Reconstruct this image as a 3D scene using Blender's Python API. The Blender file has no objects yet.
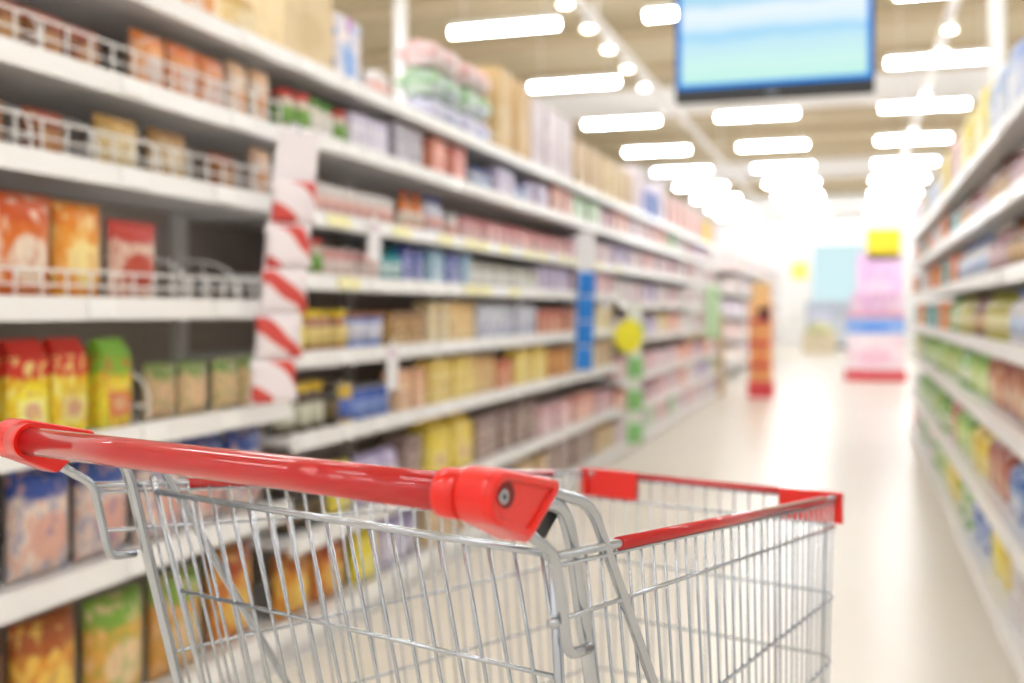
import bpy, math, random
from mathutils import Vector, Matrix

random.seed(7)
S = bpy.context.scene
COL = S.collection
PI = math.pi

# ------------------------------------------------------------------ camera, world, exposure
EYE = 1.20
YAW = 0.3129                     # the camera looks 17.9 degrees left of the aisle axis (+Y)
cam_d = bpy.data.cameras.new('camera')
cam_d.sensor_width = 36.0
cam_d.lens = 36.0 * 1060 / 1024
cam_d.shift_y = -31.5 / 1024
cam_d.clip_start = 0.02
cam_d.clip_end = 200
cam_d.dof.use_dof = True
cam_d.dof.focus_distance = 0.91
cam_d.dof.aperture_fstop = 3.1
cam = bpy.data.objects.new('camera', cam_d)
cam.location = (0, 0, EYE)
cam.rotation_euler = (PI / 2, 0, YAW)
COL.objects.link(cam)
S.camera = cam

W = bpy.data.worlds.new('world')
S.world = W
W.use_nodes = True
W.node_tree.nodes['Background'].inputs['Color'].default_value = (1.0, 0.97, 0.93, 1)
W.node_tree.nodes['Background'].inputs['Strength'].default_value = 1.0

S.view_settings.view_transform = 'Standard'
S.view_settings.look = 'None'
S.view_settings.exposure = 0.75
S.view_settings.gamma = 1.0
S.view_settings.use_curve_mapping = False
TUBE_POWER = 30.0


# ------------------------------------------------------------------ materials
def lin(h):
    if not isinstance(h, str):
        return tuple(h)
    h = h.lstrip('#')
    out = []
    for i in (0, 2, 4):
        c = int(h[i:i + 2], 16) / 255
        out.append(c / 12.92 if c <= 0.04045 else ((c + 0.055) / 1.055) ** 2.4)
    return tuple(out)


MATS = {}


def mat(name, color, rough=0.5, metal=0.0, coat=0.0, spec=0.5, bump=0.0, bscale=60, var=0.0, vscale=6):
    if name in MATS:
        return MATS[name]
    m = bpy.data.materials.new(name)
    m.use_nodes = True
    nt = m.node_tree
    b = nt.nodes['Principled BSDF']
    c = lin(color)
    b.inputs['Base Color'].default_value = (*c, 1)
    b.inputs['Roughness'].default_value = rough
    b.inputs['Metallic'].default_value = metal
    b.inputs['Coat Weight'].default_value = coat
    b.inputs['Coat Roughness'].default_value = 0.08
    b.inputs['Specular IOR Level'].default_value = spec
    if var or bump:
        tc = nt.nodes.new('ShaderNodeTexCoord')
        nz = nt.nodes.new('ShaderNodeTexNoise')
        nz.inputs['Scale'].default_value = vscale if var else bscale
        nz.inputs['Detail'].default_value = 4
        nt.links.new(tc.outputs['Object'], nz.inputs['Vector'])
        if var:
            mx = nt.nodes.new('ShaderNodeMix')
            mx.data_type = 'RGBA'
            mx.inputs[6].default_value = (*[x * (1 - var) for x in c], 1)
            mx.inputs[7].default_value = (*[min(1, x * (1 + var)) for x in c], 1)
            nt.links.new(nz.outputs['Fac'], mx.inputs[0])
            nt.links.new(mx.outputs[2], b.inputs['Base Color'])
        if bump:
            n2 = nt.nodes.new('ShaderNodeTexNoise')
            n2.inputs['Scale'].default_value = bscale
            nt.links.new(tc.outputs['Object'], n2.inputs['Vector'])
            bp = nt.nodes.new('ShaderNodeBump')
            bp.inputs['Strength'].default_value = bump
            bp.inputs['Distance'].default_value = 0.003
            nt.links.new(n2.outputs['Fac'], bp.inputs['Height'])
            nt.links.new(bp.outputs['Normal'], b.inputs['Normal'])
    MATS[name] = m
    return m


def emit(name, color, strength):
    if name in MATS:
        return MATS[name]
    m = bpy.data.materials.new(name)
    m.use_nodes = True
    nt = m.node_tree
    nt.nodes.clear()
    o = nt.nodes.new('ShaderNodeOutputMaterial')
    e = nt.nodes.new('ShaderNodeEmission')
    e.inputs['Color'].default_value = (*lin(color), 1)
    e.inputs['Strength'].default_value = strength
    nt.links.new(e.outputs[0], o.inputs[0])
    MATS[name] = m
    return m


def printed(c1, c2, c3, rough=0.4):
    """Printed packaging: body colour c1, a header band c2, a picture patch c3, slightly different from piece to piece."""
    key = 'print_%s_%s_%s' % (c1, c2, c3)
    if key in MATS:
        return MATS[key]
    m = bpy.data.materials.new(key)
    m.use_nodes = True
    nt = m.node_tree
    N, Lk = nt.nodes, nt.links
    b = N['Principled BSDF']
    b.inputs['Roughness'].default_value = rough
    tc = N.new('ShaderNodeTexCoord')
    nz = N.new('ShaderNodeTexNoise')
    nz.inputs['Scale'].default_value = 3.5
    nz.inputs['Detail'].default_value = 2
    Lk.new(tc.outputs['Generated'], nz.inputs['Vector'])
    sp = N.new('ShaderNodeSeparateXYZ')
    Lk.new(tc.outputs['Generated'], sp.inputs[0])

    def math_(op, a, bb, clamp=False):
        n = N.new('ShaderNodeMath')
        n.operation = op
        n.use_clamp = clamp
        for i, v in enumerate((a, bb)):
            if v is None:
                continue
            if isinstance(v, (int, float)):
                n.inputs[i].default_value = v
            else:
                Lk.new(v, n.inputs[i])
        return n.outputs[0]
    wob = math_('MULTIPLY', math_('SUBTRACT', nz.outputs['Fac'], 0.5), 0.5)
    z = math_('ADD', sp.outputs['Z'], math_('MULTIPLY', wob, 0.35))
    band = math_('MULTIPLY', math_('SUBTRACT', z, 0.70), 14, True)
    dx = math_('MULTIPLY', math_('SUBTRACT', sp.outputs['X'], 0.5), 2.6)
    dz = math_('MULTIPLY', math_('SUBTRACT', z, 0.36), 3.6)
    r = math_('SQRT', math_('ADD', math_('MULTIPLY', dx, dx), math_('MULTIPLY', dz, dz)), None)
    blob = math_('MULTIPLY', math_('SUBTRACT', 0.86, math_('ADD', r, wob)), 7, True)

    def mix(f, a, bb):
        n = N.new('ShaderNodeMix')
        n.data_type = 'RGBA'
        Lk.new(f, n.inputs[0])
        for i, v in ((6, a), (7, bb)):
            if isinstance(v, tuple):
                n.inputs[i].default_value = (*v, 1)
            else:
                Lk.new(v, n.inputs[i])
        return n.outputs[2]
    n2 = N.new('ShaderNodeTexNoise')
    n2.inputs['Scale'].default_value = 6.0
    n2.inputs['Detail'].default_value = 1
    o2 = N.new('ShaderNodeObjectInfo')
    va = N.new('ShaderNodeVectorMath')
    Lk.new(tc.outputs['Generated'], va.inputs[0])
    Lk.new(o2.outputs['Location'], va.inputs[1])
    Lk.new(va.outputs[0], n2.inputs['Vector'])
    patch = math_('MULTIPLY', math_('MULTIPLY', math_('SUBTRACT', n2.outputs['Fac'], 0.52), 12, True), 0.45)
    patch2 = math_('MULTIPLY', math_('MULTIPLY', math_('SUBTRACT', 0.45, n2.outputs['Fac']), 12, True), 0.7)
    colr = mix(patch2, mix(patch, mix(blob, mix(band, lin(c1), lin(c2)), lin(c3)), lin(c2)), lin(c3))
    oi = N.new('ShaderNodeObjectInfo')
    hs = N.new('ShaderNodeHueSaturation')
    Lk.new(colr, hs.inputs['Color'])
    Lk.new(math_('ADD', math_('MULTIPLY', oi.outputs['Random'], 0.02), 0.49), hs.inputs['Hue'])
    Lk.new(math_('ADD', math_('MULTIPLY', oi.outputs['Random'], 0.2), 0.9), hs.inputs['Value'])
    Lk.new(hs.outputs[0], b.inputs['Base Color'])
    MATS[key] = m
    return m


# ------------------------------------------------------------------ mesh building
class MB:
    def __init__(s):
        s.v, s.f, s.sm = [], [], []

    def add(s, vs, fs, smooth=False):
        o = len(s.v)
        s.v += [tuple(p) for p in vs]
        for f in fs:
            s.f.append([i + o for i in f])
            s.sm.append(smooth)
        return s

    def box(s, x0, x1, y0, y1, z0, z1):
        vs = [(x, y, z) for x in (x0, x1) for y in (y0, y1) for z in (z0, z1)]
        return s.add(vs, [(0, 1, 3, 2), (4, 6, 7, 5), (0, 4, 5, 1), (2, 3, 7, 6), (0, 2, 6, 4), (1, 5, 7, 3)])

    def cbox(s, x0, x1, y0, y1, z0, z1, c=0.004):
        """Box with chamfered edges."""
        c = min(c, (x1 - x0) * .45, (y1 - y0) * .45, (z1 - z0) * .45)

        def ring(x0, x1, y0, y1, z, c):
            return [(x0 + c, y0, z), (x1 - c, y0, z), (x1, y0 + c, z), (x1, y1 - c, z),
                    (x1 - c, y1, z), (x0 + c, y1, z), (x0, y1 - c, z), (x0, y0 + c, z)]
        vs = ring(x0 + c, x1 - c, y0 + c, y1 - c, z0, c * .4) + ring(x0, x1, y0, y1, z0 + c, c) + \
            ring(x0, x1, y0, y1, z1 - c, c) + ring(x0 + c, x1 - c, y0 + c, y1 - c, z1, c * .4)
        fs = [tuple(range(7, -1, -1)), tuple(range(24, 32))]
        for k in range(3):
            for i in range(8):
                j = (i + 1) % 8
                fs.append((k * 8 + i, k * 8 + j, k * 8 + 8 + j, k * 8 + 8 + i))
        return s.add(vs, fs)

    def lathe(s, prof, n=12, c=(0, 0, 0)):
        vs, fs = [], []
        for r, z in prof:
            for i in range(n):
                a = 2 * PI * i / n
                vs.append((c[0] + r * math.cos(a), c[1] + r * math.sin(a), c[2] + z))
        for k in range(len(prof) - 1):
            for i in range(n):
                j = (i + 1) % n
                fs.append((k * n + i, k * n + j, k * n + n + j, k * n + n + i))
        s.add(vs, fs, True)
        o = len(s.v) - len(vs)
        s.f.append([o + i for i in range(n - 1, -1, -1)])
        s.sm.append(False)
        s.f.append([o + (len(prof) - 1) * n + i for i in range(n)])
        s.sm.append(False)
        return s

    def tube(s, path, r, n=8, closed=False):
        P = [Vector(p) for p in path]
        m = len(P)
        T = []
        for i in range(m):
            if closed:
                t = P[(i + 1) % m] - P[i - 1]
            else:
                t = P[min(i + 1, m - 1)] - P[max(i - 1, 0)]
            T.append(t.normalized())
        up = Vector((0, 0, 1)) if abs(T[0].z) < .9 else Vector((1, 0, 0))
        nrm = (up - T[0] * up.dot(T[0])).normalized()
        vs, fs = [], []
        for i in range(m):
            nrm = (nrm - T[i] * nrm.dot(T[i])).normalized()
            bi = T[i].cross(nrm)
            for k in range(n):
                a = 2 * PI * k / n
                vs.append(P[i] + (nrm * math.cos(a) + bi * math.sin(a)) * r)
        for i in range(m if closed else m - 1):
            j = (i + 1) % m
            for k in range(n):
                l = (k + 1) % n
                fs.append((i * n + k, i * n + l, j * n + l, j * n + k))
        s.add(vs, fs, True)
        if not closed:
            o = len(s.v) - len(vs)
            s.f.append([o + k for k in range(n - 1, -1, -1)])
            s.sm.append(False)
            s.f.append([o + (m - 1) * n + k for k in range(n)])
            s.sm.append(False)
        return s

    def ball(s, c, r, n=8):
        prof = [(r * math.sin(PI * (k + .3) / 6.6), -r * math.cos(PI * (k + .3) / 6.6)) for k in range(7)]
        return s.lathe(prof, n, c)

    def prism(s, prof, x0, x1, bevel=0.0):
        """Outline in the YZ plane pushed out along X with rounded rims."""
        n = len(prof)
        cy = sum(p[0] for p in prof) / n
        cz = sum(p[1] for p in prof) / n

        def ring(x, k):
            return [(x, cy + (y - cy) * k, cz + (z - cz) * k) for y, z in prof]
        R = max(math.hypot(y - cy, z - cz) for y, z in prof)
        q = 1 - bevel / R
        q2 = 1 - bevel * .3 / R
        rings = [ring(x0, q), ring(x0 + bevel * .3, q2), ring(x0 + bevel, 1), ring(x1 - bevel, 1), ring(x1 - bevel * .3, q2), ring(x1, q)]
        vs = [p for r in rings for p in r]
        fs = [tuple(range(n - 1, -1, -1)), tuple(5 * n + i for i in range(n))]
        for k in range(5):
            for i in range(n):
                j = (i + 1) % n
                fs.append((k * n + i, k * n + j, k * n + n + j, k * n + n + i))
        return s.add(vs, fs, False)

    def mesh(s, name, smooth_all=False):
        me = bpy.data.meshes.new(name)
        me.from_pydata(s.v, [], s.f)
        me.polygons.foreach_set('use_smooth', [bool(x or smooth_all) for x in s.sm])
        me.update()
        return me


def fillet(pts, r=0.02, n=5):
    P = [Vector(p) for p in pts]
    out = [P[0]]
    for i in range(1, len(P) - 1):
        a, b, c = P[i - 1], P[i], P[i + 1]
        ra = min(r, (a - b).length * .48)
        rc = min(r, (c - b).length * .48)
        p0 = b + (a - b).normalized() * ra
        p2 = b + (c - b).normalized() * rc
        for k in range(n + 1):
            t = k / n
            out.append(p0 * (1 - t) ** 2 + b * 2 * t * (1 - t) + p2 * t * t)
    out.append(P[-1])
    return out


def obj(name, mb, m, parent=None, loc=(0, 0, 0), rot=(0, 0, 0), smooth=False):
    me = mb.mesh(name, smooth) if isinstance(mb, MB) else mb
    if m is not None and len(me.materials) == 0:
        me.materials.append(m)
    o = bpy.data.objects.new(name, me)
    COL.objects.link(o)
    o.location = loc
    o.rotation_euler = rot
    if parent is not None:
        o.parent = parent
    return o


def tag(o, label=None, cat=None, group=None, kind=None):
    for k, v in (('label', label), ('category', cat), ('group', group), ('kind', kind)):
        if v:
            o[k] = v
    return o


def empty(name, loc=(0, 0, 0), rz=0.0):
    o = bpy.data.objects.new(name, None)
    o.empty_display_size = 0.1
    COL.objects.link(o)
    o.location = loc
    o.rotation_euler = (0, 0, rz)
    return o


def copy_tree(o, parent=None):
    c = o.copy()
    COL.objects.link(c)
    c.parent = parent
    for ch in list(o.children):
        copy_tree(ch, c)
    return c


WHITE = mat('white_enamel', '#f4f2f0', 0.35)
SHELFW = mat('shelf_white', '#efeeee', 0.4)
PANEL = mat('back_panel_grey', '#b3aaa2', 0.6)
STEEL = mat('zinc_steel', '#b2b7be', 0.22, 0.92)
RED = mat('cart_red', '#de1a0e', 0.35, 0.0, 0.5, 0.3)
SLEEVE = mat('sleeve_red', '#b4040f', 0.4, 0.0, 1.0, 0.2)
SLEEVE.node_tree.nodes['Principled BSDF'].inputs['Coat IOR'].default_value = 1.5
SLEEVE.node_tree.nodes['Principled BSDF'].inputs['Coat Roughness'].default_value = 0.07
BLACK = mat('black_plastic', '#16171a', 0.45)

# ------------------------------------------------------------------ the setting
X0, X1, Y0, Y1, CEIL = -9.5, 7.5, -6.0, 39.0, 5.3


def struct(name, mb, m, label=None):
    o = obj(name, mb, m)
    o['kind'] = 'structure'
    if label:
        o['label'] = label
    return o


def floor_mat():
    m = mat('floor_tile', '#eee6d9', 0.16, 0, 0, 0.5, 0, 60, 0.05, 0.6)
    nt = m.node_tree
    b = nt.nodes['Principled BSDF']
    b.inputs['Roughness'].default_value = 0.3
    return m


struct('floor', MB().box(X0, X1, Y0, Y1, -0.1, 0), floor_mat(), 'polished cream floor of the shop aisle')
struct('ceiling', MB().box(X0, X1, Y0, Y1, CEIL, CEIL + .1), mat('ceiling_beige', '#c6b898', 0.8, var=0.06, vscale=1.5))
wm = mat('wall_cream', '#efeeec', 0.8)
struct('wall_left', MB().box(X0 - .1, X0, Y0, Y1, 0, CEIL), wm)
struct('wall_right', MB().box(X1, X1 + .1, Y0, Y1, 0, CEIL), wm)
struct('wall_back', MB().box(X0, X1, Y1, Y1 + .1, 0, CEIL), wm)
struct('wall_front', MB().box(X0, X1, Y0 - .1, Y0, 0, CEIL), wm)

# roof beams, purlins, columns
k = 1
for y in (18.15, 27.9, 37.6):
    b = MB().box(X0, X1, y - .09, y + .09, 4.55, 4.62).box(X0, X1, y - .02, y + .02, 4.62, 4.92).box(X0, X1, y - .09, y + .09, 4.92, 5.0)
    struct('trim_%d' % k, b, WHITE, 'white steel roof beam crossing the shop')
    k += 1
pm = mat('purlin_tan', '#bfae90', 0.7)
for i in range(13):
    y = 8.5 + i * 2.3
    struct('trim_%d' % k, MB().box(X0, X1, y - .05, y + .05, 5.12, CEIL), pm, 'thin tan purlin under the ceiling')
    k += 1


def track_rail(x, label):
    t = empty('light_track', (x, 0, 4.5))
    tag(t, label, 'light track', 'white light tracks under the ceiling')
    obj('rail', MB().box(-.05, .05, 9.5, 34, 0, .07), WHITE, t)
    for y in (12, 18.1, 24, 30):
        obj('hanger', MB().box(-.012, .012, y - .012, y + .012, .07, .8), WHITE, t)
    return t


track_rail(-2.85, 'long white light track running above the left shelves')
track_rail(1.02, 'long white light track running above the right shelves')

spot_mesh = MB().lathe([(.03, .12), (.055, .1), (.075, 0), (.07, -.01)], 12).mesh('spot_housing')
spot_mesh.materials.append(WHITE)
disc_mesh = MB().lathe([(.068, -.012), (.066, -.018)], 12).mesh('spot_lens')
disc_mesh.materials.append(emit('spot_glow', '#fff6e6', 10))
for x, ys, side in ((-2.85, (10.6, 11.6, 12.6, 13.7, 14.9), 'left'), (1.02, (12.9, 14.0), 'right')):
    for i, y in enumerate(ys):
        w = ('nearest', 'second nearest', 'third nearest', 'fourth nearest', 'farthest')[i]
        r = empty('spotlight', (x, y, 4.37))
        tag(r, 'round white spotlight, %s on the %s track' % (w, side), 'spotlight', 'spotlights on the tracks')
        obj('housing', spot_mesh, None, r)
        obj('lens', disc_mesh, None, r)

# fluorescent battens: rows across the aisle
hous = MB().cbox(-.66, .66, -.07, .07, .0, .06, .01).mesh('batten_housing')
hous.materials.append(WHITE)
tubm = MB()
tubm.tube([(-.64, 0, -.03), (.64, 0, -.03)], .05, 8)
tubm = tubm.mesh('batten_tube')
tubm.materials.append(emit('tube_glow', '#f7faff', TUBE_POWER))
rodm = MB().box(-.5, -.49, -.005, .005, .06, .75).box(.49, .5, -.005, .005, .06, .75).mesh('batten_rods')
rodm.materials.append(WHITE)
COLS = {-6.4: 'far left', -3.85: 'left', -1.55: 'middle', 1.05: 'right', 3.7: 'far right'}
ROWS = [-4.6, -1.3, 2.0, 5.3, 8.5, 11.6, 14.8, 18.05, 21.5, 24.8, 28.0, 31.2, 34.4, 37.2]
ORD = ['first', 'second', 'third', 'fourth', 'fifth', 'sixth', 'seventh', 'eighth', 'ninth', 'tenth', 'eleventh', 'twelfth', 'thirteenth', 'fourteenth']
for ri, y in enumerate(ROWS):
    for x, cn in COLS.items():
        if x < -6 and y > 9:
            continue
        t = empty('ceiling_light', (x, y, 4.48))
        tag(t, 'white fluorescent ceiling light, %s column, %s row away' % (cn, ORD[ri]), 'ceiling light', 'fluorescent ceiling lights')
        obj('housing', hous, None, t)
        obj('tube', tubm, None, t)
        obj('hanger', rodm, None, t)

for x, y, lab in ((-4.53, 10.2, 'slim white column rising behind the left shelves'), (1.24, 10.6, 'slim white column rising behind the right shelves')):
    c = empty('column', (x, y, 0))
    tag(c, lab, 'column')
    obj('shaft', MB().lathe([(.07, .02), (.07, CEIL)], 16), WHITE, c)
    obj('base_plate', MB().cbox(-.14, .14, -.14, .14, 0, .02), WHITE, c)
    obj('collar', MB().lathe([(.09, 0), (.09, .08)], 16), WHITE, c, (0, 0, .02))

# ------------------------------------------------------------------ shelving units
PL, PR = -1.80, 0.49
DEPTH = 0.45
HB0 = [2.06, 1.80, 1.565, 1.225, .89, .555, .15]
HB1 = [2.06, 1.82, 1.545, 1.32, 1.05, .77, .42, .12]
HB5 = [2.06, 1.82, 1.555, 1.265, .975, .63, .36, .11]
HR = [1.86, 1.60, 1.34, 1.08, .80, .45, .12]
# local frame of a bay: x along the aisle, front at y = 0 facing -y, shelves run to y = DEPTH
_meshes = {}


def cached(key, fn):
    if key not in _meshes:
        _meshes[key] = fn()
    return _meshes[key]


def one(mb, m, name):
    me = mb.mesh(name)
    me.materials.append(m)
    return me


TAGY = mat('price_yellow', '#f7f0b4', 0.5)
TAGW = mat('price_white', '#fbfaf8', 0.5)


def fence_mesh(L, h):
    m = MB()
    m.tube([(.03, .02, h), (L - .03, .02, h)], .004, 6)
    m.tube([(.03, .02, h * .5), (L - .03, .02, h * .5)], .003, 6)
    n = int(L / .085)
    for i in range(n + 1):
        x = .03 + (L - .06) * i / n
        m.tube([(x, .02, 0), (x, .02, h)], .0035, 6)
    return m


def divider_mesh(h):
    m = MB()
    m.tube(fillet([(0, .02, 0), (0, .025, h), (0, .12, h * 1.5), (0, .40, h * 1.5), (0, .40, 0)], .04), .004, 6)
    m.tube([(0, .02, h * .45), (0, .40, h * .45)], .0035, 6)
    for y in (.14, .26):
        m.tube([(0, y, 0), (0, y, h * 1.45)], .003, 6)
    return m


def shelving(name, L, heights, loc, rz, label, group, fences=(), dividers=(), tags=0, talltag=None, top_h=2.15, endpanel=False):
    r = empty(name, loc, rz)
    tag(r, label, 'shelving unit', group)
    obj('back_panel', cached(('bp', L, top_h), lambda: one(MB().box(0, L, DEPTH, DEPTH + .02, .1, top_h), PANEL, 'back_panel')), None, r)
    up = cached(('up', top_h), lambda: one(MB().box(-.015, .015, DEPTH - .03, DEPTH + .05, 0, top_h + .02), WHITE, 'upright'))
    obj('upright', up, None, r, (.016, 0, 0))
    obj('upright', up, None, r, (L - .016, 0, 0))
    obj('plinth', cached(('pl', L), lambda: one(MB().box(.002, L - .002, .02, .04, 0, .09), SHELFW, 'plinth')), None, r)
    if endpanel:
        obj('end_panel', MB().box(-.025, -.002, 0, DEPTH + .05, 0, top_h), WHITE, r)
    board = cached(('sh', L), lambda: one(MB().box(.003, L - .003, .008, DEPTH, -.03, 0), SHELFW, 'shelf'))
    rail = cached(('rl', L), lambda: one(MB().add([(x, y, z) for x in (.001, L - .001) for y, z in ((-.012, -.05), (0, -.05), (.008, .008), (-.002, .008))],
                                                [(0, 1, 2, 3), (7, 6, 5, 4), (0, 4, 5, 1), (1, 5, 6, 2), (2, 6, 7, 3), (3, 7, 4, 0)]), WHITE, 'price_rail'))
    for i, z in enumerate(heights):
        s = obj('shelf', board, None, r, (0, 0, z))
        obj('price_rail', rail, None, s)
        if tags:
            n = tags
            for q in range(n):
                x = L * (q + .5 + random.uniform(-.25, .25)) / n
                yel = (talltag is not None and i in talltag and random.random() < .45)
                w = .05 if not yel else .09
                o = obj('price_label', cached(('tg', yel), lambda: one(MB().add(
                    [(a, -.004 + b_ * .19 - .0085, b_ - .02) for a, b_ in ((-w, -.022), (w, -.022), (w, .022), (-w, .022))] +
                    [(a, -.001 + b_ * .19 - .0085, b_ - .02) for a, b_ in ((-w, -.022), (w, -.022), (w, .022), (-w, .022))],
                    [(0, 1, 2, 3), (7, 6, 5, 4), (0, 4, 5, 1), (1, 5, 6, 2), (2, 6, 7, 3), (3, 7, 4, 0)]), TAGY if yel else TAGW, 'price_label')), None, s, (min(max(x, .1), L - .1), 0, 0))
    for i, h in fences:
        obj('wire_fence', cached(('fn', L, h), lambda: one(fence_mesh(L, h), WHITE, 'wire_fence')), None, r, (0, 0, heights[i]))
    for i, x, h in dividers:
        obj('wire_divider', cached(('dv', h), lambda: one(divider_mesh(h), WHITE, 'wire_divider')), None, r, (x, 0, heights[i]))
    return r


BAYS = []      # (start s, length, heights, phrase)
LB = 1.30
bay_words = ['left of the striped strip', 'just right of the striped strip', 'second bay after the striped strip',
             'just left of the blue strip', 'just right of the blue strip', 'beside the green strip', 'one bay past the green strip',
             'third bay from the aisle end', 'second bay from the aisle end', 'last bay before the orange stand']
BAYS.append((1.50, 1.65, HB0))
for i in range(9):
    BAYS.append((3.15 + LB * i, LB, HB1 if i < 4 else HB5))
for i, (s0, L, hs) in enumerate(BAYS):
    kw = {}
    if i == 0:
        kw = dict(fences=((1, .085), (2, .085), (3, .07)), dividers=((1, .525, .085), (2, .5, .085), (2, .725, .085), (2, .98, .085), (3, 1.10, .085), (3, 1.36, .085), (4, .93, .11)), tags=3, endpanel=True)
    elif i < 5:
        kw = dict(tags=5, talltag=(2, 3) if i < 3 else (2,))
    shelving('shelving_unit', L, hs, (PL, s0, 0), PI / 2, 'white metal shelving unit, left side, ' + bay_words[i], 'left shelving units', **kw)

rbay_words = ['nearest bay of the right shelves', 'second bay of the right shelves', 'third bay of the right shelves',
              'fourth bay of the right shelves', 'fifth bay of the right shelves', 'farthest bay of the right shelves']
RBAYS = [(3.0 + LB * i, LB) for i in range(6)]
for i, (s0, L) in enumerate(RBAYS):
    shelving('shelving_unit', L, HR, (PR, s0 + L, 0), -PI / 2, 'white metal shelving unit, ' + rbay_words[i], 'right shelving units', top_h=1.95, tags=2 if i < 3 else 0)

# ------------------------------------------------------------------ products
# every maker returns (root mesh object, parts) standing on z=0, front at y=0 facing -y


def pouch_mesh(w, h, d, seal=True):
    nu, nv = 9, 11
    m = MB()
    fr, bk = [], []
    for j in range(nv):
        v = -1 + 2 * j / (nv - 1)
        for i in range(nu):
            u = -1 + 2 * i / (nu - 1)
            t = max(0, 1 - abs(u) ** 2.6) ** .6 * max(0, 1 - abs(v) ** 5) ** .6
            x = u * w / 2 * (1 - .06 * (1 - v * v))
            z = h / 2 + v * h / 2
            fr.append((x, d / 2 - d / 2 * t - .0006, z))
            bk.append((x, d / 2 + d / 2 * t + .0006, z))
    fs = []
    n = nu * nv
    for j in range(nv - 1):
        for i in range(nu - 1):
            a = j * nu + i
            fs.append((a, a + 1, a + nu + 1, a + nu))
            fs.append((n + a + 1, n + a, n + a + nu, n + a + nu + 1))
    edge = [i for i in range(nu)] + [j * nu + nu - 1 for j in range(1, nv)] + [(nv - 1) * nu + i for i in range(nu - 2, -1, -1)] + [j * nu for j in range(nv - 2, 0, -1)]
    for a, b in zip(edge, edge[1:] + edge[:1]):
        fs.append((a, n + a, n + b, b))
    m.add(fr + bk, fs, True)
    return m


class Kind:
    pass


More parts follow.
